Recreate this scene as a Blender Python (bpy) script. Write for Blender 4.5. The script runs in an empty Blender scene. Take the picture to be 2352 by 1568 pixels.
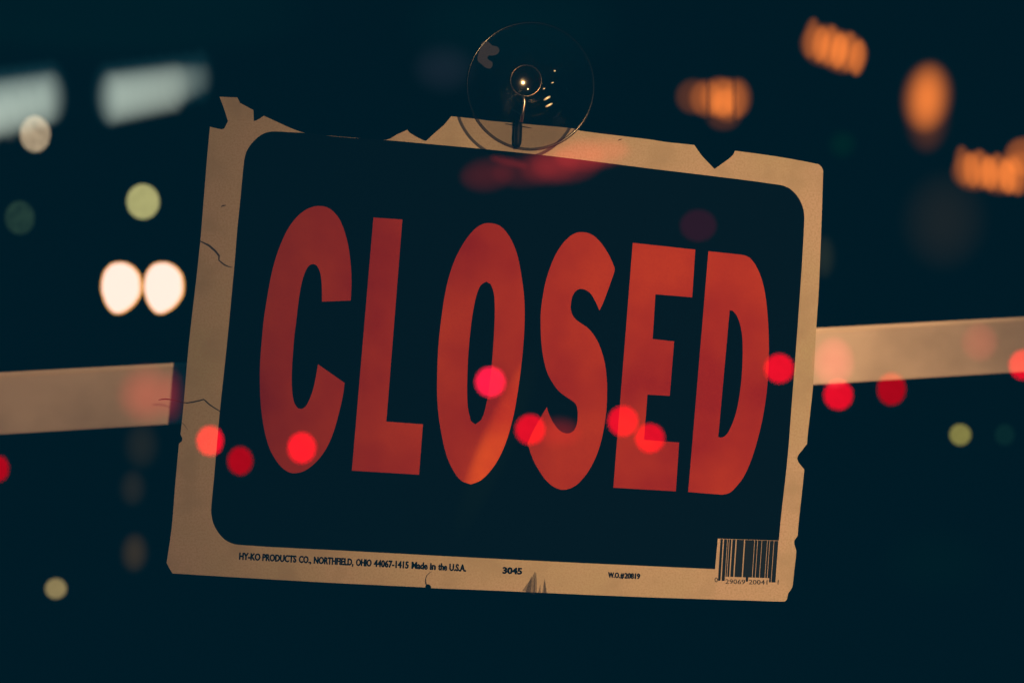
import bpy, bmesh, math, random
from mathutils import Vector, Matrix
from mathutils.geometry import tessellate_polygon
random.seed(4)
S = bpy.context.scene
C = S.collection

# ------------------------------------------------------------------ measures
D = 0.70                    # camera to sign, metres
K = 0.50 / 2352.0           # metres per photo unit on the sign's plane (frame is 0.50 m wide there)
YP = -0.036                 # street-side face of the window pane
def P(px, py, y=0.0):
    """world point at depth y (sign plane = 0) for a point measured on the photograph"""
    s = K * (D + y) / D
    return Vector(((px - 1176) * s, y, (784 - py) * s))

# ------------------------------------------------------------------ materials
def new_mat(name):
    m = bpy.data.materials.new(name); m.use_nodes = True
    m.node_tree.nodes.clear()
    return m, m.node_tree.nodes, m.node_tree.links
def srgb(r, g, b):
    f = lambda c: (c/255/12.92) if c/255 <= 0.04045 else ((c/255+0.055)/1.055)**2.4
    return (f(r), f(g), f(b), 1)

def mat_principled(name, col, rough=0.5, metal=0.0, spec=0.5, noise=0.0, scale=60, col2=None, bump=0.0):
    m, N, L = new_mat(name)
    out = N.new('ShaderNodeOutputMaterial'); b = N.new('ShaderNodeBsdfPrincipled')
    L.new(b.outputs[0], out.inputs[0])
    b.inputs['Roughness'].default_value = rough
    b.inputs['Metallic'].default_value = metal
    b.inputs['Specular IOR Level'].default_value = spec
    b.inputs['Base Color'].default_value = (*col, 1)
    if noise or bump:
        tc = N.new('ShaderNodeTexCoord'); n = N.new('ShaderNodeTexNoise')
        n.inputs['Scale'].default_value = scale; n.inputs['Detail'].default_value = 6
        L.new(tc.outputs['Object'], n.inputs['Vector'])
        if noise:
            mx = N.new('ShaderNodeMix'); mx.data_type = 'RGBA'
            c2 = col2 or tuple(c*(1-noise) for c in col)
            mx.inputs['A'].default_value = (*c2, 1); mx.inputs['B'].default_value = (*col, 1)
            r = N.new('ShaderNodeMapRange'); r.inputs[1].default_value = 0.35; r.inputs[2].default_value = 0.62
            L.new(n.outputs[0], r.inputs[0]); L.new(r.outputs[0], mx.inputs['Factor'])
            L.new(mx.outputs['Result'], b.inputs['Base Color'])
        if bump:
            bp = N.new('ShaderNodeBump'); bp.inputs['Strength'].default_value = bump
            bp.inputs['Distance'].default_value = 0.0004
            L.new(n.outputs[0], bp.inputs['Height']); L.new(bp.outputs[0], b.inputs['Normal'])
    return m

def mat_plastic_sheet():
    """aged off-white polystyrene: cream, with soft yellowing, grime and fine speckle; lets a little light through"""
    m, N, L = new_mat('aged_white_plastic')
    out = N.new('ShaderNodeOutputMaterial')
    tc = N.new('ShaderNodeTexCoord')
    def noise(sc, det):
        n = N.new('ShaderNodeTexNoise'); n.inputs['Scale'].default_value = sc; n.inputs['Detail'].default_value = det
        L.new(tc.outputs['Object'], n.inputs['Vector']); return n
    def ramp(n, a, b):
        r = N.new('ShaderNodeMapRange'); r.inputs[1].default_value = a; r.inputs[2].default_value = b
        L.new(n.outputs[0], r.inputs[0]); return r
    def mix(fac, a, b):
        x = N.new('ShaderNodeMix'); x.data_type = 'RGBA'
        L.new(fac.outputs[0], x.inputs['Factor'])
        for sock, v in (('A', a), ('B', b)):
            if isinstance(v, tuple): x.inputs[sock].default_value = (*v, 1)
            else: L.new(v.outputs['Result'], x.inputs[sock])
        return x
    big = mix(ramp(noise(14, 3), 0.35, 0.65), (0.47, 0.45, 0.32), (0.56, 0.47, 0.39))
    mid = mix(ramp(noise(48, 5), 0.28, 0.50), (0.40, 0.36, 0.27), (0, 0, 0))
    L.new(big.outputs['Result'], mid.inputs['B'])
    fine = mix(ramp(noise(1100, 2), 0.30, 0.58), (0.44, 0.38, 0.28), (0, 0, 0))
    L.new(mid.outputs['Result'], fine.inputs['B'])
    d = N.new('ShaderNodeBsdfDiffuse'); t = N.new('ShaderNodeBsdfTranslucent')
    L.new(fine.outputs['Result'], d.inputs[0]); L.new(fine.outputs['Result'], t.inputs[0])
    ms = N.new('ShaderNodeMixShader'); ms.inputs[0].default_value = 0.12
    L.new(d.outputs[0], ms.inputs[1]); L.new(t.outputs[0], ms.inputs[2]); L.new(ms.outputs[0], out.inputs[0])
    return m

def mat_red_ink():
    m, N, L = new_mat('red_ink')
    out = N.new('ShaderNodeOutputMaterial'); tc = N.new('ShaderNodeTexCoord')
    d = N.new('ShaderNodeBsdfDiffuse')
    def noise(sc, det, a, b):
        n = N.new('ShaderNodeTexNoise'); n.inputs['Scale'].default_value = sc; n.inputs['Detail'].default_value = det
        L.new(tc.outputs['Object'], n.inputs['Vector'])
        r = N.new('ShaderNodeMapRange'); r.inputs[1].default_value = a; r.inputs[2].default_value = b
        L.new(n.outputs[0], r.inputs[0]); return r
    m1 = N.new('ShaderNodeMix'); m1.data_type = 'RGBA'
    m1.inputs['A'].default_value = (0.27, 0.013, 0.006, 1); m1.inputs['B'].default_value = (0.43, 0.048, 0.008, 1)
    L.new(noise(17, 3, 0.36, 0.66).outputs[0], m1.inputs['Factor'])
    m2 = N.new('ShaderNodeMix'); m2.data_type = 'RGBA'
    m2.inputs['A'].default_value = (0.335, 0.027, 0.008, 1)
    fn = noise(1100, 2, 0.30, 0.56); fn.inputs[3].default_value = 0.7
    L.new(fn.outputs[0], m2.inputs['Factor']); L.new(m1.outputs['Result'], m2.inputs['B'])
    L.new(m2.outputs['Result'], d.inputs[0]); L.new(d.outputs[0], out.inputs[0])
    return m

F = 0.30
def mat_pane():
    """window glass: mirrors a share of the street lights, lets the rest through"""
    m, N, L = new_mat('window_glass')
    out = N.new('ShaderNodeOutputMaterial'); g = N.new('ShaderNodeBsdfGlossy'); t = N.new('ShaderNodeBsdfTransparent')
    g.inputs['Roughness'].default_value = 0.0; g.inputs[0].default_value = (1, 1, 1, 1)
    geo = N.new('ShaderNodeNewGeometry'); mu = N.new('ShaderNodeMath'); mu.operation = 'MULTIPLY_ADD'
    mu.inputs[1].default_value = -F; mu.inputs[2].default_value = F
    L.new(geo.outputs['Backfacing'], mu.inputs[0])
    ms = N.new('ShaderNodeMixShader')
    L.new(mu.outputs[0], ms.inputs[0]); L.new(t.outputs[0], ms.inputs[1]); L.new(g.outputs[0], ms.inputs[2])
    L.new(ms.outputs[0], out.inputs[0])
    return m

def mat_vinyl(name, edge=0.25, face=0.93, gloss=0.12, rough=0.10):
    """clear soft vinyl: see-through face on, dark and shiny where seen edge on"""
    m, N, L = new_mat(name)
    out = N.new('ShaderNodeOutputMaterial'); lw = N.new('ShaderNodeLayerWeight'); lw.inputs[0].default_value = 0.35
    mr = N.new('ShaderNodeMapRange'); mr.inputs[3].default_value = face; mr.inputs[4].default_value = edge
    L.new(lw.outputs['Facing'], mr.inputs[0])
    t = N.new('ShaderNodeBsdfTransparent'); L.new(mr.outputs[0], t.inputs[0])
    g = N.new('ShaderNodeBsdfGlossy'); g.inputs['Roughness'].default_value = rough
    g.inputs[0].default_value = (0.9, 0.95, 0.85, 1)
    ms = N.new('ShaderNodeMixShader')
    mr2 = N.new('ShaderNodeMapRange'); mr2.inputs[3].default_value = gloss*0.4; mr2.inputs[4].default_value = gloss*3
    L.new(lw.outputs['Facing'], mr2.inputs[0]); L.new(mr2.outputs[0], ms.inputs[0])
    L.new(t.outputs[0], ms.inputs[1]); L.new(g.outputs[0], ms.inputs[2]); L.new(ms.outputs[0], out.inputs[0])
    return m

_glow = {}
def mat_glow(name, col, strength, soft=0.0, see_through=False, lines=0.0):
    """a lit lamp cover; soft > 0 fades the glow towards the edge in place of lens blur"""
    key = (name, col, strength, soft, see_through, lines)
    if key in _glow: return _glow[key]
    m, N, L = new_mat(name)
    out = N.new('ShaderNodeOutputMaterial'); e = N.new('ShaderNodeEmission')
    e.inputs[0].default_value = (*col, 1); e.inputs[1].default_value = strength
    last = None
    if soft > 0:  # blur of the lamp edge, put into its emission
        geo = N.new('ShaderNodeNewGeometry'); dt = N.new('ShaderNodeVectorMath'); dt.operation = 'DOT_PRODUCT'
        L.new(geo.outputs['Incoming'], dt.inputs[0]); L.new(geo.outputs['Normal'], dt.inputs[1])
        ab = N.new('ShaderNodeMath'); ab.operation = 'ABSOLUTE'; L.new(dt.outputs['Value'], ab.inputs[0])
        pw = N.new('ShaderNodeMath'); pw.operation = 'POWER'; pw.inputs[1].default_value = soft
        L.new(ab.outputs[0], pw.inputs[0])
        mu = N.new('ShaderNodeMath'); mu.operation = 'MULTIPLY'; mu.inputs[1].default_value = strength
        L.new(pw.outputs[0], mu.inputs[0]); last = mu
    if lines > 0:
        tc = N.new('ShaderNodeTexCoord'); nz = N.new('ShaderNodeTexNoise'); nz.inputs['Scale'].default_value = 2.2
        nz.inputs['Detail'].default_value = 3
        L.new(tc.outputs['Object'], nz.inputs['Vector'])
        mr = N.new('ShaderNodeMapRange'); mr.inputs[1].default_value = 0.3; mr.inputs[2].default_value = 0.6
        mr.inputs[3].default_value = 1-lines; mr.inputs[4].default_value = 1.0
        L.new(nz.outputs[0], mr.inputs[0])
        mu2 = N.new('ShaderNodeMath'); mu2.operation = 'MULTIPLY'; L.new(mr.outputs[0], mu2.inputs[0])
        if last: L.new(last.outputs[0], mu2.inputs[1])
        else: mu2.inputs[1].default_value = strength
        last = mu2
    if last: L.new(last.outputs[0], e.inputs[1])
    if see_through:
        t = N.new('ShaderNodeBsdfTransparent'); a = N.new('ShaderNodeAddShader')
        L.new(e.outputs[0], a.inputs[0]); L.new(t.outputs[0], a.inputs[1]); L.new(a.outputs[0], out.inputs[0])
    else:
        L.new(e.outputs[0], out.inputs[0])
    _glow[key] = m
    return m

M_SHEET = mat_plastic_sheet(); M_RED = mat_red_ink(); M_PANE = mat_pane()
M_INK = mat_principled('black_ink', (0.0012, 0.0014, 0.0016), 0.9, spec=0.0)
M_TEXT = mat_principled('black_text_ink', (0.004, 0.005, 0.006), 0.9, spec=0.0)
M_BARCODE = mat_principled('thin_barcode_ink', (0.012, 0.016, 0.016), 0.9, spec=0.0)
M_CRACK = mat_principled('crack_grime', (0.05, 0.05, 0.048), 0.9, spec=0.0)
M_CUP = mat_vinyl('clear_vinyl', 0.25, 0.93, 0.06, 0.10); M_KNOB = mat_vinyl('clear_vinyl_knob', 0.3, 0.9, 0.012, 0.2); M_RIM = mat_vinyl('clear_vinyl_rim', 0.12, 0.55, 0.065, 0.16)
M_METAL = mat_principled('bright_wire', (0.75, 0.70, 0.55), 0.28, 1.0)
M_BLACKPL = mat_principled('black_plastic', (0.006, 0.007, 0.008), 0.5, spec=0.2)
M_BAR = mat_principled('painted_metal_bar', (0.80, 0.71, 0.63), 0.65, spec=0.15, noise=0.28, scale=12, bump=0.05)
M_LIP = mat_principled('pale_worn_edge', (0.97, 0.86, 0.74), 0.5, spec=0.3, noise=0.1, scale=20)  # paler colour stands for light caught along the bar's top
M_SCUFF = mat_principled('scuff', (0.58, 0.48, 0.42), 0.8, spec=0.0, noise=0.25, scale=60)
M_HOUSE = mat_principled('dark_lamp_housing', (0.004, 0.004, 0.004), 0.8, spec=0.0)

# ------------------------------------------------------------------ object helpers
def link(name, me, m=None, parent=None):
    o = bpy.data.objects.new(name, me); C.objects.link(o)
    if m: me.materials.append(m)
    if parent: o.parent = parent
    return o
def thing(name, label, cat, loc=(0, 0, 0), group=None):
    o = bpy.data.objects.new(name, None); C.objects.link(o)
    o.empty_display_size = 0.01; o.location = loc
    tag(o, label, cat, group); return o
def tag(o, label, cat, group=None):
    o['label'] = label; o['category'] = cat
    if group: o['group'] = group

def smooth(pts, corner=34, n=4):
    """round a traced outline between its corners"""
    V = [Vector(p) for p in pts]; m = len(V); out = []
    tan = []
    for i in range(m):
        a = V[i]-V[i-1]; b = V[(i+1) % m]-V[i]
        ang = math.degrees(a.angle(b)) if a.length > 1e-6 and b.length > 1e-6 else 180
        tan.append(None if ang > corner else (a+b).normalized())
    for i in range(m):
        p, q = V[i], V[(i+1) % m]; l = (q-p).length; ch = (q-p)
        t0 = tan[i]*l if tan[i] else ch; t1 = tan[(i+1) % m]*l if tan[(i+1) % m] else ch
        if not tan[i] and not tan[(i+1) % m]: out.append(p); continue
        for j in range(n):
            t = j/n; t2, t3 = t*t, t*t*t
            out.append(p*(2*t3-3*t2+1) + t0*(t3-2*t2+t) + q*(-2*t3+3*t2) + t1*(t3-t2))
    return [tuple(v) for v in out]

def slab(loops, y0, y1, origin=Vector((0, 0, 0)), proj=0.0):
    """flat outline (with holes) of real thickness between depths y0 (front) and y1"""
    bm = bmesh.new()
    L3 = [[P(x, y, proj) for x, y in lp] for lp in loops]
    tris = tessellate_polygon([[Vector((v.x, v.z, 0)) for v in lp] for lp in L3])
    flat = [v for lp in L3 for v in lp]
    f = [bm.verts.new((v.x-origin.x, y0-origin.y, v.z-origin.z)) for v in flat]
    b = [bm.verts.new((v.x-origin.x, y1-origin.y, v.z-origin.z)) for v in flat]
    for t in tris:
        try:
            bm.faces.new([f[i] for i in t]); bm.faces.new([b[i] for i in reversed(t)])
        except ValueError: pass
    k = 0
    for lp in loops:
        n = len(lp)
        for i in range(n):
            j = (i+1) % n
            try: bm.faces.new([f[k+i], f[k+j], b[k+j], b[k+i]])
            except ValueError: pass
        k += n
    bmesh.ops.recalc_face_normals(bm, faces=bm.faces)
    me = bpy.data.meshes.new('m'); bm.to_mesh(me); bm.free(); return me

def ribbon(pts, widths, y0, y1, origin=Vector((0, 0, 0)), proj=0.0):
    """a line of changing width as a closed outline"""
    L, R = [], []
    for i, (x, y) in enumerate(pts):
        a = Vector(pts[max(0, i-1)]); b = Vector(pts[min(len(pts)-1, i+1)])
        d = (b-a).normalized(); w = widths[i]/2
        L.append((x-d.y*w, y+d.x*w)); R.append((x+d.y*w, y-d.x*w))
    return slab([L+R[::-1]], y0, y1, origin, proj)

def lathe(prof, seg=96, cap=False):
    """profile of (radius, depth) turned round the y axis"""
    bm = bmesh.new(); rings = []
    for r, y in prof:
        if r < 1e-6: rings.append([bm.verts.new((0, y, 0))]*seg)
        else: rings.append([bm.verts.new((r*math.cos(2*math.pi*i/seg), y, r*math.sin(2*math.pi*i/seg))) for i in range(seg)])
    for a, b in zip(rings, rings[1:]):
        for i in range(seg):
            j = (i+1) % seg
            vs = []
            for v in (a[i], a[j], b[j], b[i]):
                if v not in vs: vs.append(v)
            if len(vs) > 2: bm.faces.new(vs)
    bmesh.ops.recalc_face_normals(bm, faces=bm.faces)
    for f in bm.faces: f.smooth = True
    me = bpy.data.meshes.new('m'); bm.to_mesh(me); bm.free(); return me

def tube(pts, rad, seg=14):
    bm = bmesh.new(); rings = []
    for i, p in enumerate(pts):
        a = pts[max(0, i-1)]; b = pts[min(len(pts)-1, i+1)]; d = (b-a).normalized()
        u = d.cross(Vector((0, 1, 0.01))).normalized(); w = d.cross(u)
        r = rad[i] if isinstance(rad, (list, tuple)) else rad
        rings.append([bm.verts.new(p + (u*math.cos(2*math.pi*k/seg)+w*math.sin(2*math.pi*k/seg))*r) for k in range(seg)])
    for a, b in zip(rings, rings[1:]):
        for k in range(seg): bm.faces.new([a[k], a[(k+1) % seg], b[(k+1) % seg], b[k]])
    bm.faces.new(rings[0]); bm.faces.new(rings[-1][::-1])
    bmesh.ops.recalc_face_normals(bm, faces=bm.faces)
    for f in bm.faces: f.smooth = len(f.verts) == 4
    me = bpy.data.meshes.new('m'); bm.to_mesh(me); bm.free(); return me

def writing(text, p0, p1, cap, bold=0.0, slant=0.0, depth=(-0.00045, -0.00025), origin=Vector((0, 0, 0))):
    """built-in lettering laid from p0 to p1 (baseline, photo units), cap = height of capitals"""
    cu = bpy.data.curves.new('t', 'FONT'); cu.body = text; cu.size = 1; cu.offset = bold; cu.resolution_u = 3
    o = bpy.data.objects.new('t', cu); C.objects.link(o)
    dg = bpy.context.evaluated_depsgraph_get(); me = bpy.data.meshes.new_from_object(o.evaluated_get(dg))
    bpy.data.objects.remove(o); bpy.data.curves.remove(cu)
    xs = [v.co.x for v in me.vertices]; x0, x1 = min(xs), max(xs)
    capy = 0.70 + bold
    a = Vector(p0); b = Vector(p1); u = (b-a); up = Vector((u.y, -u.x)).normalized()
    up = (up + u.normalized()*slant)
    bm = bmesh.new(); bm.from_mesh(me); bpy.data.meshes.remove(me)
    for v in bm.verts:
        s = (v.co.x-x0)/(x1-x0); q = a + u*s + up*(v.co.y/capy*cap)
        w = P(q.x, q.y)
        v.co = Vector((w.x, depth[0], w.z)) - origin
    r = bmesh.ops.extrude_face_region(bm, geom=list(bm.faces))
    for g in r['geom']:
        if isinstance(g, bmesh.types.BMVert): g.co.y += depth[1]-depth[0]
    bmesh.ops.recalc_face_normals(bm, faces=bm.faces)
    out = bpy.data.meshes.new('m'); bm.to_mesh(out); bm.free(); return out

# ------------------------------------------------------------------ the sign
ORG = P(1190, 1330)         # bottom middle of the sign
SIGN = thing('closed_sign', 'worn cream bordered black plastic sign reading CLOSED in red, torn along its top', 'sign', ORG)
SHEET = [(504.2,222.6),(545.2,224.3),(551,236.5),(581.9,253.2),(582.8,278.4),(591.5,275.5),(605.9,266.2),(642,282.7),(671,295.7),
 (704.2,306.4),(760,312.2),(815,317),(886.7,321.5),(912,309),(935.5,298.5),(942.8,306.4),(973.9,323.0),(979.4,323.4),(998.3,305.8),(1020,286.9),(1036.2,267.4),
 (1093,273.3),(1128.3,278.2),(1150,280),(1242,288.2),(1317.9,295.5),(1334,300.9),(1494.4,320.7),(1531,326.5),(1595,333.2),(1600,341),(1613.7,359.5),
 (1641.2,388.2),(1671,367),(1683.7,355.7),(1688.2,346.5),(1781,359),(1878.7,377),(1884.5,381),(1888.5,386.5),(1890.7,394.2),(1881,661.5),
 (1875,750),(1868,880),(1860.2,955.5),(1855.3,997.7),(1853.8,1018.8),(1842,1034),(1833.5,1045),(1831.2,1052),(1833.5,1060),(1847.5,1077.9),(1841.6,1134.9),
 (1835.6,1188),(1832.0,1230),(1824.3,1240.9),(1824.7,1250),(1828.9,1264.8),(1824.4,1307.7),(1820.2,1345.7),(1816,1354),
 (1810.3,1362.6),(1807.5,1375.2),(1804.5,1379),(1800.5,1380.5),(1733,1378.7),(1451.7,1369.4),(1139,1355.6),(990.5,1349.8),(989,1344),(984,1340.6),(978.3,1341),
 (976.8,1348),(760,1337.5),(514.5,1323.3),(396.3,1315.9),(390,1306),(382.7,1292),(394.4,1211),(401.8,1119.4),(411,1018.4),(417.5,1013),(419,1006),(414.6,997.5),
 (422,924.8),(433,796.2),(449.9,649),(460,554.4),(465.8,485),(475,369.4),(482.2,291.4),(509.1,297.2),(514.9,295.7),(523.6,278.4),(514.9,251)]
PANEL = [(704,305.9),(671,304.4),(640,302.6),(625,302.6),(612,304.8),(598.7,311.2),(582.8,324.6),(572.7,337.6),(565.5,350.6),(561,369.4),(552.5,456),(545.2,528.4),
 (539.5,600.6),(535,649),(521,796.2),(504.6,950.5),(491.8,1097.4),(485.5,1165),(485.8,1181),(491,1203),(504.6,1226),(523,1242.5),(548.7,1250.3),(759.5,1262),
 (1200.5,1285.4),(1642.2,1306),(1648.6,1236),(1788.7,1240.6),(1793.5,1188.2),(1807.8,1061),(1816.3,955.5),(1838.2,661.5),(1847.2,505),(1845.3,482),
 (1837.5,461),(1826,444.5),(1811,432),(1791,425),(1641,405.2),(1531,392),(1494.4,387.6),(1263.7,358.6),(1101,341.8),(979,330.5),(886.7,322.2),(815,317.6),(760,312.8)]
PRINT = (-0.00025, -0.00005)
link('backing_sheet', slab([smooth(SHEET, 30, 3)], 0.0, 0.0007, ORG), M_SHEET, SIGN)
link('black_panel', slab([smooth(PANEL, 30, 3)], -0.00025, -0.00003, ORG), M_INK, SIGN)

LET = {}
LET['C'] = [[(739.8,692.7),(805.8,690.1),(807.6,650),(806.5,617.3),(802.1,575.7),(794.4,540.7),(781.3,505.7),(766,486),(750.7,476.2),(733.2,473.3),
 (715.7,476.2),(698.2,484.9),(680.7,500.2),(663.2,523.2),(647.9,553.8),(634.8,588.8),(622.7,634.8),(614,682.9),(606.3,733.2),(600.9,790),(597.6,837.3),
 (597.1,876.7),(599.3,929.2),(604.1,968.6),(611.8,1005.8),(621.6,1034.2),(637,1060.4),(652.3,1076.8),(669.8,1085.6),(685.1,1085),(700.4,1080.1),
 (717.9,1068),(737.6,1047.3),(752.9,1023.3),(766,992.6),(779.1,946.7),(787.9,907.3),(791.8,878.9),(730.6,836.2),(724.4,872.3),(717.9,898.6),
 (711.3,916.1),(702.6,932.5),(693.8,938.6),(685.1,937.6),(677.4,927),(672.4,907.3),(670.4,876.7),(671.3,837.3),(674.1,800),(676.3,771.7),
 (680.7,737.6),(687.3,682.9),(694.9,643.5),(703.7,619.4),(711.3,609.4),(719,606.3),(726.6,609.4),(733.2,619.4),(737.6,636.9),(739.5,663.2)]]
LET['L'] = [[(857.9,500),(924.4,504.5),(887.5,967.6),(971.5,973.7),(962.6,1089.4),(808.4,1080)]]
LET['O'] = [[(1126.9,512.8),(1149.7,519.8),(1170.4,543.8),(1186.9,581),(1197.3,630.7),(1204.3,688.6),(1204.3,754.9),(1199.3,821),(1191,887.3),
 (1180.7,948),(1166.2,1003.2),(1149.7,1044.6),(1129,1077.7),(1104,1102.5),(1081.4,1111.6),(1058.6,1102.5),(1040,1077.7),(1025.5,1044.6),(1013.9,994.9),
 (1005.7,937),(1004,870.7),(1006.9,796.2),(1013.9,730),(1023.5,668),(1037.9,614.2),(1058.6,568.6),(1083.5,533.5),(1106.2,515.7)],
 [(1116.6,646.8),(1126.9,652.2),(1134,672),(1136.4,705),(1135.2,754.9),(1131,821),(1124.8,879),(1116.6,928.7),(1106.2,961.8),(1091.7,974.2),
 (1081.4,966),(1074.4,932.8),(1073,887.3),(1075.2,821),(1079.3,771.4),(1085.5,721.8),(1093.8,680.4),(1104,655.5)]]
LET['S'] = [[(1334.5,533.4),(1350.8,535.4),(1366,543.4),(1381.3,559.2),(1397.5,583.6),(1409.2,609),(1411.7,618),(1409.7,628.2),(1397.5,662.8),
 (1385.3,695.3),(1376.6,713.1),(1370,697.3),(1356.9,674.9),(1346.7,666.8),(1334.5,663.6),(1324.4,666.8),(1316.3,677),(1311.8,693.2),(1311.2,711.5),
 (1318.3,728.8),(1332.5,741),(1348.8,752.1),(1361,765.3),(1373,784.6),(1381.3,804.9),(1389.4,835.9),(1393.6,871.8),(1394.2,903.5),(1392.5,943.5),
 (1388.3,975.2),(1379.9,1015.3),(1369.3,1046.9),(1354.5,1076.5),(1337.7,1099.7),(1318.7,1116.6),(1295.5,1124),(1274.4,1118.7),(1255.4,1103.9),
 (1238.5,1080.7),(1223.7,1053.3),(1211.2,1018),(1225,988),(1242.7,956.2),(1255.8,934.7),(1261.7,952),(1270.1,968.9),(1282.8,985.8),(1295.5,993.4),
 (1308.1,994.2),(1318.7,987.9),(1325,973.1),(1326.8,950),(1325,934),(1319.4,924),(1301.8,911.9),(1284.9,899.2),(1270.1,880.2),(1257.5,857),
 (1250.1,831.7),(1245.5,806),(1243.3,784.6),(1241.7,750),(1242.1,717.6),(1246.2,683),(1253.3,646.5),(1263.5,614),(1275.6,585.6),(1291.9,560.2),
 (1308.1,543.6),(1322.4,535.4)]]
LET['E'] = [[(1453.2,557.8),(1596.7,573.4),(1589.6,682.9),(1505.2,675.8),(1498.9,778.3),(1548.2,783.7),(1538,908.8),(1486.8,905.7),(1479,1009.5),
 (1559.5,1015.6),(1552.1,1127.4),(1408.6,1119.2)]]
LET['D'] = [[(1626.9,577),(1698,584.6),(1711,586.9),(1722.8,593),(1737,612.3),(1749.6,642.3),(1757.8,679.8),(1763,728.5),(1765.6,788.5),(1764.6,848.5),
 (1760.4,901),(1751.8,957.3),(1740.5,1006),(1725.5,1054.8),(1706.8,1096),(1686,1122),(1675,1131),(1660,1135),(1645,1134.2),(1580.4,1129)],
 [(1675.6,712.4),(1682.4,713.5),(1691.8,724.8),(1701.1,751),(1705.3,788.5),(1703.8,856),(1697.4,912.3),(1688,955),(1673,991),(1664,1001),(1656.1,1004.1),(1649.4,1003)]]
for ch, loops in LET.items():
    lo = []
    for lp in loops:
        s = smooth(lp, 36, 4)
        lo.append(s)
    o = link('letter', slab(lo, -0.00045, -0.00026, ORG), M_RED, SIGN)
    o['label'] = 'red letter ' + ch
def words(items, x0, y0, slope, cap, bold):
    bm = bmesh.new()
    for t, a, b in items:
        for k_, (dx, dy) in enumerate(((-0.6, 0), (0.6, 0), (0, -0.35), (0, 0.45))):      # heavy, slightly doubled print
            me = writing(t, (a+dx, y0+dy+(a-x0)*slope), (b+dx, y0+dy+(b-x0)*slope), cap, bold, 0.0, (-0.0003-0.00001*k_, -0.00012), ORG)
            bm.from_mesh(me); bpy.data.meshes.remove(me)
    me = bpy.data.meshes.new('m'); bm.to_mesh(me); bm.free()
    link('printed_text', me, M_TEXT, SIGN)
W1 = [('HY-KO', 120, 285), ('PRODUCTS', 303, 568), ('CO.,', 590, 685), ('NORTHFIELD,', 708, 1018), ('OHIO', 1040, 1160), ('44067-1415', 1180, 1452),
      ('Made', 1478, 1602), ('in', 1622, 1665), ('the', 1687, 1755), ('U.S.A.', 1775, 1905)]
words([(t, 514.5+a*0.2917, 514.5+b*0.2917) for t, a, b in W1], 549.5, 1283.4, 0.0530, 15.6, 0.022)
words([('3045', 1154.6, 1198.6)], 1155, 1315.4, 0.05, 14.4, 0.03)
words([('W.O.', 1397, 1423.5), ('#', 1425, 1433), ('20819', 1434.5, 1469.6)], 1397, 1325, 0.045, 12.2, 0.02)

# barcode: the digits of the photo in real bar widths
LC = ['0001101','0011001','0010011','0111101','0100011','0110001','0101111','0111011','0110111','0001011']
digits = '029069200411'
bits = '101' + ''.join(LC[int(c)] for c in digits[:6]) + '01010' + ''.join(''.join('1' if q == '0' else '0' for q in LC[int(c)]) for c in digits[6:]) + '101'
def bc(u, v):
    """u across 0..1, v down 0..1 of the barcode field"""
    tl, tr, bl, br = Vector((1655.6,1237.0)), Vector((1787.6,1241.4)), Vector((1650.2,1325.5)), Vector((1781.2,1329.6))
    return (tl*(1-u)+tr*u)*(1-v) + (bl*(1-u)+br*u)*v
bm = bmesh.new(); i = 0; W = len(bits)
while i < W:
    if bits[i] == '1':
        j = i
        while j < W and bits[j] == '1': j += 1
        g = 0.46
        long_ = i < 10 or i > 84 or 44 < i < 50
        a = bc((i-g)/W, 0); b = bc(min((j+g)/W, 1), 0); c = bc(min((j+g)/W, 1), 1.08 if long_ else 0.97); d = bc((i-g)/W, 1.08 if long_ else 0.97)
        vs = []
        for y in (-0.0003, -0.00012):
            vs.append([bm.verts.new(Vector((P(*q).x, y, P(*q).z))-ORG) for q in (a, b, c, d)])
        bm.faces.new(vs[0]); bm.faces.new(vs[1][::-1])
        for k in range(4): bm.faces.new([vs[0][k], vs[0][(k+1) % 4], vs[1][(k+1) % 4], vs[1][k]])
        i = j
    else: i += 1
bmesh.ops.recalc_face_normals(bm, faces=bm.faces)
me = bpy.data.meshes.new('m'); bm.to_mesh(me); bm.free()
BC = link('barcode', me, M_BARCODE, SIGN)
for t, a, b in (('0', (1641.2,1335.6), (1648.4,1335.8)), ('29069', (1666,1339.4), (1711,1340.4)), ('20041', (1719.6,1340.6), (1762.5,1341.4)), ('1', (1786,1341), (1787.6,1341.1))):
    link('barcode_digits', writing(t, a, b, 10.5, 0.0, 0, (-0.0003, -0.00012), ORG), M_BARCODE, BC)

# cracks, specks and grime of the sheet
def crack(pts, w, label=None):
    o = link('crack', ribbon(pts, w, -0.0002, -0.00003, ORG), M_CRACK, SIGN)
    if label: o['label'] = label
crack([(459.5,553.5),(480.2,564),(494.7,576.5),(503.3,587.6),(502.8,597.7),(514.9,607.8),(524,612),(534,614.5)], [2.5,4.6,4.6,4.2,3,3.4,2.4,1.2], 'dark crack across the left border')
crack([(978.4,1341),(977.4,1330),(980,1321),(986,1315),(992,1311.5)], [3,2.2,1.6,1.3,0.7])
crack([(508,474.5),(513,472.5),(519,471.5)], [1.5,3.2,1.2])
crack([(416,968),(424,976),(431,986)], [0.8,1.1,0.6])
m3, N, L = new_mat('grey_smudge')
o_ = N.new('ShaderNodeOutputMaterial'); t_ = N.new('ShaderNodeBsdfTransparent'); d_ = N.new('ShaderNodeBsdfDiffuse'); d_.inputs[0].default_value = (0.03, 0.033, 0.04, 1)
x_ = N.new('ShaderNodeMixShader'); x_.inputs[0].default_value = 0.20
L.new(t_.outputs[0], x_.inputs[1]); L.new(d_.outputs[0], x_.inputs[2]); L.new(x_.outputs[0], o_.inputs[0])
zz = 0
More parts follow.
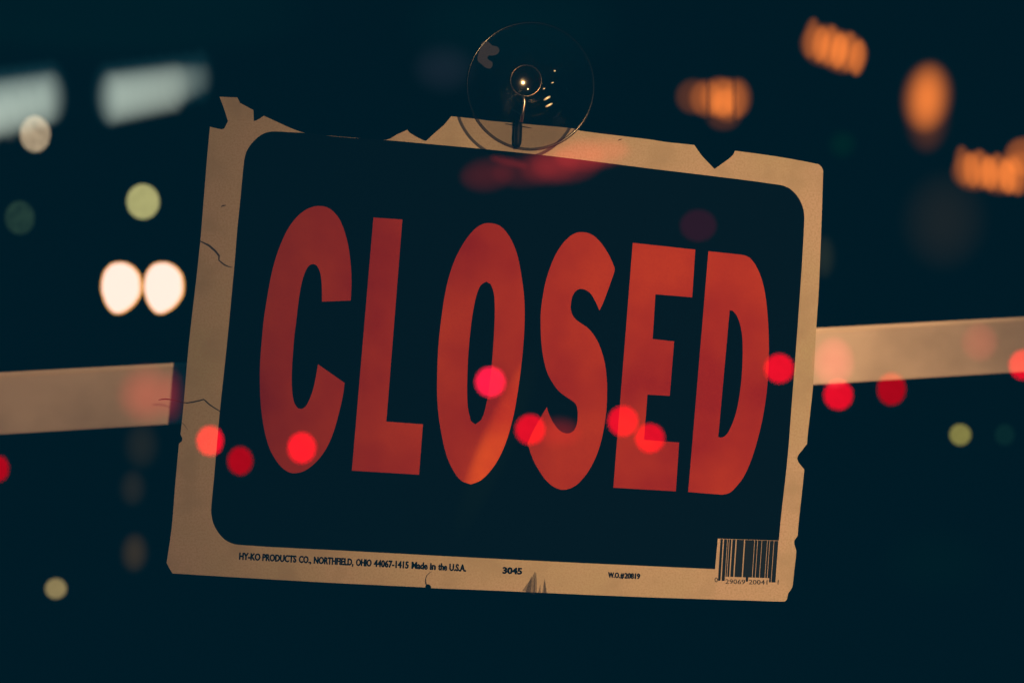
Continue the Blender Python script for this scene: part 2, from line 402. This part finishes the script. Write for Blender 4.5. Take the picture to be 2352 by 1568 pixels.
for pts, w in (([(1229,1312),(1225,1328),(1219,1345),(1214,1360)], [1,8,20,30]), ([(1231,1314),(1230,1330),(1229,1360.5)], [1,6,8]), ([(1221,1322),(1217,1340),(1213,1359.5)], [1,7,11]),
               ([(1251,1329),(1251,1345),(1251,1361)], [1,6,11]), ([(1251,1334),(1252,1361)], [1,5]), ([(1241,1342),(1239,1361)], [1,6])):
    zz += 1
    o = link('smudge', ribbon(pts, w, -0.0002-0.0001*zz, -0.00014-0.0001*zz, ORG), m3, SIGN)
crack([(1420,323),(1424,321),(1428,319.6)], [1.2,3,1.4])
crack([(1160.5,284.8),(1178,287.4),(1196,290.5),(1221,294.8)], [2,3,3,1.6], 'dark slot where the hook goes through')

# dark thread caught on the sign's left edge, running out over the bar
pts = [P(x, y, -0.0012) for x, y in ((364,918.2),(372,916.4),(381,916),(398,918),(420,924.2),(431,924.8),(444,922.8),(458,919.6),(467.9,916.9),(473,921),(479,927),(492,936),(506.5,944.8))]
th = link('thread', tube(pts, [0.00015,0.0003,0.0003,0.00026,0.00026,0.0003,0.0003,0.0003,0.0003,0.0003,0.0003,0.00026,0.0002], 8), M_BLACKPL)
tag(th, 'fine dark thread lying across the left border of the sign', 'thread')

# ------------------------------------------------------------------ window pane
bpy_me = bpy.data.meshes.new('m'); bm = bmesh.new()
bmesh.ops.create_cube(bm, size=1)
for v in bm.verts: v.co = Vector((v.co.x*2.4, v.co.y*0.003, v.co.z*1.8))
bm.to_mesh(bpy_me); bm.free()
pane = link('window_pane', bpy_me, M_PANE); pane.location = (0, YP+0.0015, 0)
tag(pane, 'clear window pane in front of the sign, mirroring red street lights', 'window')
pane['kind'] = 'structure'

# ------------------------------------------------------------------ suction cup with hook
yc = YP + 0.0032
cc = P(1218.5, 197, yc)
CUP = thing('suction_cup', 'clear round suction cup stuck to the glass above the sign', 'suction cup', cc)
rs = 148.5*K*(D+yc)/D
q = rs/0.030
prof = [(0.0292,0.0002),(0.0300,0.0006),(0.0299,0.0014),(0.0286,0.0022),(0.0262,0.0034),(0.0225,0.0056),(0.0180,0.0078),(0.0140,0.0092),(0.0127,0.0100),(0.0122,0.0112),(0.0095,0.0122),(0.0075,0.0128),
        (0.0072,0.0140),(0.0000,0.0141)]
inner = [(0.0000,0.0098),(0.0060,0.0094),(0.0110,0.0080),(0.0160,0.0058),(0.0205,0.0038),(0.0245,0.0018),(0.0280,0.0006),(0.0292,0.0002)]
body = link('cup_disc', lathe([(r*q, y) for r, y in prof]), M_CUP, CUP)
link('cup_hollow', lathe([(r*q, y) for r, y in inner]), M_CUP, body)
rim = [(rs-0.0006+0.0007*math.cos(a), 0.0011+0.0009*math.sin(a)) for a in [k*math.pi/6 for k in range(13)]]
link('rim', lathe(rim), M_RIM, CUP)
nk = P(1208, 188, yc+0.016); nl = nk-cc
kn = [(0.0060,-0.004),(0.0072,-0.0036),(0.0078,-0.002),(0.0076,0.000),(0.0066,0.0012),(0.0060,0.0022),(0.0064,0.0034),(0.0055,0.0044),(0.003,0.005),(0.0,0.0052)]
k_o = link('knob', lathe(kn, 64), M_KNOB, CUP); k_o.location = nl
ring = [(0.0073+0.0004*math.cos(a), 0.0004*math.sin(a)) for a in [k*math.pi/5 for k in range(11)]]
r_o = link('knob_ring', lathe(ring, 64), mat_principled('dull_wire_ring', (0.20, 0.17, 0.13), 0.22, 1.0), k_o); r_o.location = (0, -0.003, 0)
mk = lambda l: [P(x, y, yc+0.002)-cc for x, y in l]
# pale patch in place of refracted light, upper left of the disc
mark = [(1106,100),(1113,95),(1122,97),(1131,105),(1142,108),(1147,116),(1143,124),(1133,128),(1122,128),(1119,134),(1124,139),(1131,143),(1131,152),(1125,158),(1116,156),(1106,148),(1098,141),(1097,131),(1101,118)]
m2, N, L = new_mat('refraction_haze')
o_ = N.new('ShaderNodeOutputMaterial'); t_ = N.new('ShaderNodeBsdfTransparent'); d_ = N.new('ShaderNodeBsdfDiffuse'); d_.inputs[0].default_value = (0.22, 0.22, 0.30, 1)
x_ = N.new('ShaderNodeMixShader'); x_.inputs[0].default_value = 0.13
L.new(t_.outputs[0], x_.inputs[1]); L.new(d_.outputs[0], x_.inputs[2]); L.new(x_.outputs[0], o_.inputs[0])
link('refraction_patch', slab([smooth(mark, 60, 3)], yc-0.0002, yc-0.0001, cc, yc), m2, CUP)
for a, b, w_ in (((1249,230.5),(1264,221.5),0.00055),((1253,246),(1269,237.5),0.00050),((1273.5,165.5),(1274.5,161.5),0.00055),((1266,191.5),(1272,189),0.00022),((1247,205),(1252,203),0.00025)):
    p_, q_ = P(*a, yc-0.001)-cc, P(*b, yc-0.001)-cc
    link('cup_glint', tube([p_, p_*0.75+q_*0.25, p_*0.25+q_*0.75, q_], [w_*0.4, w_, w_, w_*0.4], 12), mat_principled('glint_gloss', (1.0, 0.97, 0.75), 0.3, 0.2), CUP)  # pale glossy capsules added as the glints of the cup
# wire and post of the hook that carries the sign
hp = [P(1200.5, 219, yc+0.012)-cc, P(1204.3, 229, yc+0.012)-cc, P(1204.6, 238, yc+0.012)-cc, P(1201, 258, yc+0.013)-cc, P(1197.6, 281, yc+0.014)-cc]
HK = link('hook', tube([hp[0]] + hp[1:], [0.0007,0.0008,0.0008,0.00075,0.0007], 12), M_METAL, CUP)
link('hook_post', tube([P(x, y, -0.006)-cc for x, y in ((1191.5,276),(1191,290),(1190,315),(1189.5,330),(1189,339))], [0.0013,0.0018,0.0019,0.0017,0.0009], 12), M_BLACKPL, HK)

# ------------------------------------------------------------------ horizontal bar behind the sign
YL, YR = 0.455, 0.62        # the bar runs away to the right
def bar_pt(px, py):
    y = YL + (YR-YL)*(px/2352.0)
    return P(px, py, y)
def bar_section(px0, px1, top0, bot0, top1, bot1, thick=0.022):
    a, b, c, d = bar_pt(px0, top0), bar_pt(px1, top1), bar_pt(px1, bot1), bar_pt(px0, bot0)
    return a, b, c, d, thick
ext0, ext1 = -420, 2780
topL = lambda x: 855 + (x/2352)*(727.5-855)
botL = lambda x: 997.5 + (x/2352)*(853.5-997.5)
bo = bar_pt(1176, botL(1176))
BAR = thing('door_bar', 'beige painted horizontal metal bar passing behind the sign', 'bar', bo)
def box_between(a, b, c, d, thick, bev):
    bm = bmesh.new(); n = Vector((0, 1, 0))
    vs = [bm.verts.new(v-bo) for v in (a, b, c, d)] + [bm.verts.new(v+n*thick-bo) for v in (a, b, c, d)]
    for f in ((0,1,2,3),(7,6,5,4),(0,4,5,1),(1,5,6,2),(2,6,7,3),(3,7,4,0)): bm.faces.new([vs[k] for k in f])
    bmesh.ops.recalc_face_normals(bm, faces=bm.faces)
    if bev: bmesh.ops.bevel(bm, geom=list(bm.edges), offset=bev, segments=3, affect='EDGES')
    me = bpy.data.meshes.new('m'); bm.to_mesh(me); bm.free(); return me
link('bar_face', box_between(bar_pt(ext0, topL(ext0)+7), bar_pt(ext1, topL(ext1)+7), bar_pt(ext1, botL(ext1)), bar_pt(ext0, botL(ext0)), 0.02, 0.0015), M_BAR, BAR)
e = Vector((0, -0.003, 0))
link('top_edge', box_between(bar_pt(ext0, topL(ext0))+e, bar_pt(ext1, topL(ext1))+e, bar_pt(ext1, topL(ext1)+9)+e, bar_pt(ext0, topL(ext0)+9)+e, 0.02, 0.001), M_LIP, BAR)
def barmark(pts, w):
    L_, R_ = [], []
    for i, (x, y) in enumerate(pts): L_.append((x, y-w[i]/2)); R_.append((x, y+w[i]/2))
    lp = L_+R_[::-1]; bm = bmesh.new()
    vs = [bm.verts.new(bar_pt(x, y)+Vector((0, -0.0006, 0))-bo) for x, y in lp]; bm.faces.new(vs)
    r = bmesh.ops.extrude_face_region(bm, geom=list(bm.faces))
    for g in r['geom']:
        if isinstance(g, bmesh.types.BMVert): g.co.y += 0.0003
    bmesh.ops.recalc_face_normals(bm, faces=bm.faces)
    me = bpy.data.meshes.new('m'); bm.to_mesh(me); bm.free(); return me
link('scuff', barmark([(2040,800),(2070,799),(2095,797.5),(2108,797),(2125,797.5),(2150,796)], [1,5,6,10,7,1]), M_SCUFF, BAR)
link('scuff', barmark([(1955,801),(1975,800),(1995,799)], [1,4,1]), M_SCUFF, BAR)

# ------------------------------------------------------------------ lamps
def disc_lens(n=48, bulge=0.18):
    pr = [(1.0, 0.12), (1.0, 0.0)] + [(math.cos(a), -bulge*math.sin(a)) for a in [k*math.pi/2/8 for k in range(1, 9)]]
    pr[-1] = (0.0, -bulge)
    return lathe([(0.0, 0.12)] + pr, n)
ME_LENS = disc_lens()
ME_BEZEL = lathe([(0.0, 0.50), (0.7, 0.48), (0.92, 0.36), (0.96, 0.14), (0.0, 0.13)], 48)
ME_GLOBE = lathe([(math.sin(a), -math.cos(a)) for a in [k*math.pi/24 for k in range(25)]], 64)
ME_BEZEL.materials.append(M_HOUSE)

def lamp(name, label, cat, px, py, rx, ry, Y, col, strength, group=None, mirror=False, soft=0.0, rot=0.0, see=False, globe=False, lines=0.0, fac=1.0):
    """a lamp at depth Y behind the sign's plane; mirror=True stands on the street behind the
       camera, where the pane reflects it"""
    p = P(px, py, Y); s = K*(D+Y)/D
    if mirror: p = Vector((p.x, 2*YP - p.y, p.z))
    t = thing(name, label, cat, p, group)
    sx, sz = rx*s, ry*s; sy = min(sx, sz)*0.8
    see = see or soft > 0
    m = mat_glow('lit_'+name, col, strength*(0.5 if see else 1), soft, see, lines)
    src = ME_GLOBE if (globe or soft > 0) else ME_LENS
    o = bpy.data.objects.new('globe' if src is ME_GLOBE else 'lens', src.copy()); C.objects.link(o)
    o.data.materials.clear(); o.data.materials.append(m); o.parent = t
    o.scale = (sx, sy if src is ME_LENS else (sx+sz)/2, sz)
    if see:
        t.rotation_euler = (0, math.radians(rot)*(-1 if mirror else 1), math.pi if mirror else 0); return t
    h = bpy.data.objects.new('housing', ME_BEZEL); C.objects.link(h); h.parent = t
    h.scale = (sx, sy, sz)
    if src is ME_GLOBE: h.location = (0, sy*0.55, 0); h.scale = (sx*0.16, sy*0.5, sz*0.16)
    rz = math.pi if mirror else 0
    # face the viewer, in plan
    t.rotation_euler = (0, math.radians(rot)*(-1 if mirror else 1), rz)
    return t
RED = (1.0, 0.006, 0.028)
G1 = 'red tail lamps reflected in the glass'
k = 1/F
reds = [
 (482,1012,30,34,RED,0.95,'bright red tail lamp glowing over the left border of the sign'),
 (551.5,1058,28,32,RED,0.40,'deep red tail lamp glowing between the left border and the letter C'),
 (693,1028,32,35,RED,0.95,'bright red tail lamp glowing at the foot of the letter C'),
 (1126,877,34,34,(1,0.012,0.06),1.15,'brightest pinkish red tail lamp glowing inside the letter O'),
 (1218,986,34,34,RED,0.78,'red tail lamp glowing between the letters O and S'),
 (1431,967,34,34,RED,0.85,'red tail lamp glowing on the stem of the letter E'),
 (1493,1006,33,33,RED,0.78,'red tail lamp glowing in the lower notch of the letter E'),
 (1790,846,33,33,RED,0.86,'red tail lamp glowing right of the letter D'),
 (1926,907,33,34,RED,0.80,'bright red tail lamp just under the bar right of the sign'),
 (2048,893,32,37,RED,0.40,'darker red tail lamp hanging under the bar further right'),
 (2352,838,33,34,RED,0.80,'red tail lamp cut by the right end of the bar'),
 (-2,1076,21,29,RED,0.42,'deep red tail lamp at the far left under the bar'),
]
for i, (x, y, rx, ry, col, st, lab) in enumerate(reds):
    lamp('tail_lamp', lab, 'tail lamp', x, y, rx, ry, 7.5+0.35*(i % 4), col, st*k, G1, mirror=True, lines=0.10)
# fainter red lamps, soft edged by the emission fade
fa = [
 (1915,832,48,60,(1,0.10,0.12),0.36,'soft pink tail lamp on the bar just right of the sign',1.2),
 (2250,786,42,46,(1,0.08,0.08),0.15,'faint pink tail lamp on the bar at far right',1.2),
 (338,906,74,74,(1,0.05,0.04),0.22,'soft red tail lamp on the bar left of the sign',2.6),
 (394,908,34,64,(1,0.0,0.03),0.08,'dim narrow red tail lamp at the left edge of the sign',2.2),
 (1284,994,58,42,(1,0.02,0.01),0.13,'faint red tail lamp glowing inside the curve of the letter S',2.6),
]
for i, (x, y, rx, ry, col, st, lab, sf) in enumerate(fa):
    lamp('tail_lamp', lab, 'tail lamp', x, y, rx, ry, 6.6+0.5*i, col, st*k, G1, mirror=True, soft=sf)
lamp('dim_lamp', 'very dim purple round lamp above the letters E and D', 'lamp', 1604, 518, 41, 36, 9, (0.92, 0.45, 1.0), 0.0225*k, mirror=True)
lamp('round_lamp', 'cream egg shaped lamp at upper left below the white strip lights', 'lamp', 80, 308, 34, 41, 9, (0.44, 0.34, 0.22), 1.0*k, mirror=True, lines=0.35)
# broad red lamp cluster smeared across the sign's top edge
t = thing('brake_light', 'broad blurred red light smeared across the top edge of the sign', 'brake light', Vector((P(1250,395,8).x, 2*YP-8, P(1250,395,8).z)))
for x, y, rx, ry, rot, st in ((1118,402,66,44,-6,0.05),(1205,394,80,42,-4,0.04),(1262,382,72,48,-6,0.08),(1305,370,90,56,-8,0.12),(1358,352,90,44,-8,0.16),(1400,352,60,34,-6,0.05),(1168,372,44,11,14,0.09)):
    s = K*(D+8)/D; p = P(x, y, 8); p = Vector((p.x, 2*YP-8, p.z))
    o = bpy.data.objects.new('bulb', ME_GLOBE.copy()); C.objects.link(o); o.parent = t
    o.data.materials.append(mat_glow('lit_brake_bulb', (1, 0.045, 0.035), st*k*0.5, 2.4, True))
    o.location = p - t.location; o.scale = (rx*s, ry*s, ry*s); o.rotation_euler = (0, math.radians(rot), 0)

# lamps beyond the sign, seen through the glass (the pane takes its share)
k2 = 1/(1-F)
HL = [(320,750),(333,640),(350,560),(385,480),(430,420),(480,370),(540,342),(610,328),(680,325),(745,336),(800,360),(860,395),(910,440),(955,495),(990,560),(1008,640),(1015,720),(1010,850),(990,920),(960,980),(880,1090),(770,1180),(700,1218),(640,1235),(630,1242),(560,1234),(500,1200),(440,1130),(385,1035),(345,920),(325,830)]
def headlight(dx, w, label):
    src = [((320+(x)/4.9)/1.63265, (920+y/4.9)/1.63265) for x, y in HL]
    src = [(((x-196)*w)+196+dx, y) for x, y in src]
    Y = 11.0; c = P(sum(p[0] for p in src)/len(src), sum(p[1] for p in src)/len(src), Y)
    t = thing('headlight', label, 'headlight', c, 'pair of car headlights')
    cx = sum(p[0] for p in src)/len(src); cy = sum(p[1] for p in src)/len(src)
    sm = smooth(src, 60, 3); inn = [(cx+(x-cx)*0.99, cy+(y-cy)*0.99) for x, y in sm]
    link('lens', slab([inn], Y-0.02, Y+0.02, c, Y), mat_glow('lit_headlight', (1.0, 0.67, 0.56), 1.85, 0.0), t)
    link('amber_rim', slab([[(cx+(x-cx)*1.04, cy+(y-cy)*1.035) for x, y in sm], inn], Y-0.03, Y+0.01, c, Y), mat_glow('lit_amber_rim', (1.0, 0.42, 0.08), 1.9, 0.0), t)  # orange fringe of the glare, added as a glowing ring
    big = [(cx+(x-cx)*1.0, cy+(y-cy)*1.0) for x, y in src]
    link('housing', slab([big], Y+0.03, Y+0.2, c, Y), M_HOUSE, t)
headlight(0, 1.0, 'left one of the two big blown out white headlights left of the sign')
headlight(97.5, 1.0, 'right one of the two big white headlights, nearest the sign border')

GD = 'small dim round lamps beyond the glass'
lamp('round_lamp', 'pale yellow green round lamp above the white headlights', 'lamp', 328, 463, 37, 40, 10, (0.44, 0.41, 0.155), 0.95*k2, lines=0.12)
lamp('round_lamp', 'dim grey green round lamp at the left above the headlights', 'lamp', 45, 500, 33, 38, 10, (0.016, 0.034, 0.018), 1.0*k2, lines=0.5)
lamp('round_lamp', 'small yellowish round lamp low at the left corner', 'lamp', 128, 1351, 24, 23, 10, (0.27, 0.20, 0.075), 1.0*k2, lines=0.15)
lamp('round_lamp', 'small yellow green round lamp low at the right of the sign', 'lamp', 2206, 998, 24, 24, 10, (0.23, 0.20, 0.042), 1.0*k2, lines=0.15)
lamp('round_lamp', 'barely lit green round lamp beside the small yellow green one', 'lamp', 2308, 998, 22, 24, 10, (0.002, 0.010, 0.006), 1.0*k2)
for x, y, rx, ry, col, lab in (
  (325,1022,42,54,(0.012,0.009,0.004),'faint brownish glow just under the bar left of the sign'),
  (305,1120,32,42,(0.014,0.010,0.005),'faint brownish glow halfway down left of the sign'),
  (309,1268,32,44,(0.034,0.020,0.007),'brown glow beside the lower left corner of the sign'),
  (2168,508,96,112,(0.010,0.0065,0.003),'large faint brown glow right of the sign under the orange lamps'),
  (1893,590,28,48,(0.014,0.014,0.006),'faint glow touching the right edge of the sign'),
  (250,30,420,120,(0.0,0.0038,0.0030),'very wide dim teal glow in the sky above the pale strip lights'),  # added glowing globe, tints the dark background teal
  (1180,60,240,130,(0.0,0.0030,0.0028),'very wide dim teal glow behind the suction cup'),  # likewise a globe added for the background tint
  (2150,1290,120,90,(0.0,0.0016,0.0006),'barely visible green glow at the lower right'),  # added globe, faint green tint of the background
  (1935,332,34,34,(0.0,0.008,0.002),'very faint green glow above the top right corner of the sign')):
    lamp('faint_glow', lab, 'lamp', x, y, rx*1.15, ry*1.15, 13, col, 1.0*k2, GD, soft=3.0)

# orange street lamps: each a row of overlapping bulbs, soft edged by the emission fade
ORG_C = (1.0, 0.235, 0.030)
def cluster(name, label, cat, items, Y, col, p=1.0, group=None, mult=1.0, dep=1.0):
    cx = sum(i[0] for i in items)/len(items); cy = sum(i[1] for i in items)/len(items)
    t = thing(name, label, cat, P(cx, cy, Y), group); s = K*(D+Y)/D
    m_cache = {}
    for x, y, rx, ry, rot, st in items:
        o = bpy.data.objects.new('bulb', ME_GLOBE.copy()); C.objects.link(o); o.parent = t
        o.data.materials.append(mat_glow('lit_'+name, col, st*k2*0.5*mult, p, True))
        o.location = P(x, y, Y)-t.location; o.scale = (rx*s, dep*(rx+ry)/2*s, ry*s); o.rotation_euler = (0, math.radians(rot), 0)
    return t
GO = 'orange street lamps beyond the glass'
def ribs(x0, y0, x1, y1, n, rx, ry, st, tilt):
    out = []
    for i in range(n):
        u = i/(n-1); out.append((x0+(x1-x0)*u, y0+(y1-y0)*u+(3 if i % 2 else -3), rx, ry*(1-0.10*(i % 2)), tilt, round(st*(0.55+0.55*math.sin(math.pi*(0.15+0.6*u)))*(0.75+0.5*(i % 2)), 2)))
    return out
cluster('street_lamp', 'slanting row of orange bulbs at the top right', 'street lamp',
 [(1895,105,60,50,18,0.16),(1935,120,60,50,18,0.22)] + ribs(1864, 91, 1970, 130, 6, 20, 48, 0.46, 6), 14, ORG_C, 1.0, GO, 0.80, 0.8)
cluster('street_lamp', 'orange street lamp with dark upright bars above the notch in the sign', 'street lamp',
 [(1592,222,42,42,0,0.10),(1622,226,40,44,0,0.24),(1652,224,44,48,0,0.30),(1664,236,30,34,0,0.30),(1672,230,46,52,0,0.24),(1694,226,34,48,0,0.20),(1662,264,44,38,0,0.07)], 12, ORG_C, 1.1, GO, 0.88, 0.8)
bars = P(1650, 230, 11.8)
b_ = thing('lamp_grille', 'thin dark upright bars crossing the orange lamp above the notch', 'grille', bars)
for x in (1626, 1686):
    s = K*(D+11.8)/D
    link('upright', tube([P(x, 178, 11.8)-bars, P(x+1, 282, 11.8)-bars], 2.2*s, 8), M_HOUSE, b_)
cluster('street_lamp', 'tall oval orange street lamp glowing at the right', 'street lamp',
 [(2129,224,66,92,4,0.80),(2130,262,62,100,0,0.10)], 14, ORG_C, 4.0, GO, 1.0)
cluster('street_lamp', 'row of overlapping orange bulbs at the right edge of the frame', 'street lamp',
 [(2240,393,56,48,0,0.18),(2300,402,60,48,0,0.14),(2340,398,50,52,0,0.22)] + ribs(2212, 383, 2334, 407, 7, 20, 47, 0.42, -6) + [(2350,360,44,46,0,0.34)], 14, ORG_C, 1.0, GO, 0.80, 0.8)

# pale strip lights at the upper left
GW = 'pale strip lights at the upper left'
WC = (0.68, 0.76, 0.62)
def strip(x0, y0, r0, s0, x1, y1, r1, s1, n):
    out = []
    for i in range(n):
        u = i/(n-1); out.append((x0+(x1-x0)*u, y0+(y1-y0)*u, (r0+(r1-r0)*u)*0.55, r0+(r1-r0)*u, 0, round(s0+(s1-s0)*u, 3)))
    return out
cluster('strip_light', 'soft pale strip light left of the torn corner of the sign', 'strip light',
 strip(256, 226, 70, 0.135, 400, 202, 64, 0.12, 9) + strip(415, 194, 54, 0.09, 470, 180, 40, 0.03, 4), 9, WC, 2.5, GW, 1.6)
cluster('strip_light', 'blue green halo round the pale strip light left of the torn corner', 'strip light',  # teal edge of the strip above, added as dim glowing bulbs
 strip(250, 218, 84, 0.055, 460, 176, 70, 0.04, 8), 9.4, (0.10, 0.46, 0.58), 3.2, GW, 1.0)
cluster('strip_light', 'soft pale strip light cut by the left side of the frame', 'strip light',
 strip(118, 224, 68, 0.125, -60, 262, 82, 0.125, 10) + strip(100, 248, 60, 0.04, -20, 282, 60, 0.06, 4), 9, WC, 2.5, GW, 1.5)
cluster('strip_light', 'blue green halo round the pale strip light cut by the frame', 'strip light',  # teal edge again, a row of bulbs added behind the strip
 strip(116, 214, 84, 0.055, -60, 245, 96, 0.05, 7), 9.4, (0.10, 0.46, 0.58), 3.2, GW, 1.0)
cluster('strip_light', 'very faint greenish strip light left of the suction cup', 'strip light',
 [(1020,158,84,70,0,0.009)], 9, (0.45, 0.5, 0.8), 3.0, GW, 1.6)

# ------------------------------------------------------------------ key light and world
def spot(name, loc, target, energy, col, angle, blend, rad=0.0, scale=None, roll=0):
    l = bpy.data.lights.new(name, 'SPOT'); l.energy = energy; l.color = col; l.spot_size = math.radians(angle); l.spot_blend = blend
    l.shadow_soft_size = rad
    o = bpy.data.objects.new(name, l); C.objects.link(o); o.location = loc
    d = (Vector(target)-Vector(loc)).normalized()
    o.rotation_mode = 'QUATERNION'; qn = d.to_track_quat('-Z', 'Y')
    from mathutils import Quaternion
    o.rotation_quaternion = qn @ Quaternion((0, 0, 1), math.radians(roll))
    if scale: o.scale = scale
    return o
Ls = 3.2
LP = (0.65, -Ls, 0.13)          # a warm street light over the viewer's right shoulder
spot('street_light_glow', LP, P(1900, 950), 340, (1.0, 0.56, 0.26), 34, 1.0, 0.0)
spot('street_light_beam', LP, P(2060, 950), 640, (1.0, 0.55, 0.24), 12.5, 1.0, 0.0)
spot('warm_streak_glow', (P(1147, 1010).x, -1.2, P(1147, 1010).z+0.3), P(1140, 1020), 150, (0.72, 1.0, 0.10), 6, 1.0, 0.0, (0.15, 0.85, 1.0), -24)  # added spot without a real lamp, lays the orange streak on the O

w = bpy.data.worlds.new('World'); S.world = w; w.use_nodes = True
N = w.node_tree.nodes; L = w.node_tree.links; N.clear()
out = N.new('ShaderNodeOutputWorld'); bg = N.new('ShaderNodeBackground'); tc = N.new('ShaderNodeTexCoord'); sx = N.new('ShaderNodeSeparateXYZ')
L.new(tc.outputs['Generated'], sx.inputs[0]); mr = N.new('ShaderNodeMapRange'); mr.interpolation_type = 'SMOOTHSTEP'
mr.inputs[1].default_value = -0.45; mr.inputs[2].default_value = -0.86; mr.inputs[3].default_value = 0.0; mr.inputs[4].default_value = 1.0
L.new(sx.outputs['Y'], mr.inputs[0])
bg.inputs[0].default_value = (0.0003/F, 0.0108/F, 0.0190/F, 1)
L.new(mr.outputs[0], bg.inputs[1]); L.new(bg.outputs[0], out.inputs[0])

# ------------------------------------------------------------------ camera
cd = bpy.data.cameras.new('camera'); cam = bpy.data.objects.new('camera', cd); C.objects.link(cam)
cam.location = (0, -D, 0); cam.rotation_euler = (math.pi/2, 0, 0)
cd.sensor_width = 36; cd.lens = 36*D/0.50; cd.clip_start = 0.01; cd.clip_end = 200
cd.dof.use_dof = True; cd.dof.focus_distance = D-0.006
cd.dof.aperture_fstop = (cd.lens/1000)/0.0034
S.camera = cam
S.view_settings.view_transform = 'Standard'; S.view_settings.look = 'None'
S.view_settings.exposure = 0; S.view_settings.gamma = 1
S.render.engine = 'CYCLES'
cy = S.cycles
cy.use_denoising = True; cy.use_adaptive_sampling = False
cy.max_bounces = 8; cy.transparent_max_bounces = 32; cy.glossy_bounces = 4
cy.caustics_reflective = False; cy.caustics_refractive = False
cy.sample_clamp_indirect = 3.0
for m in bpy.data.materials:
    if m.name.startswith('lit_'): m.cycles.emission_sampling = 'NONE'
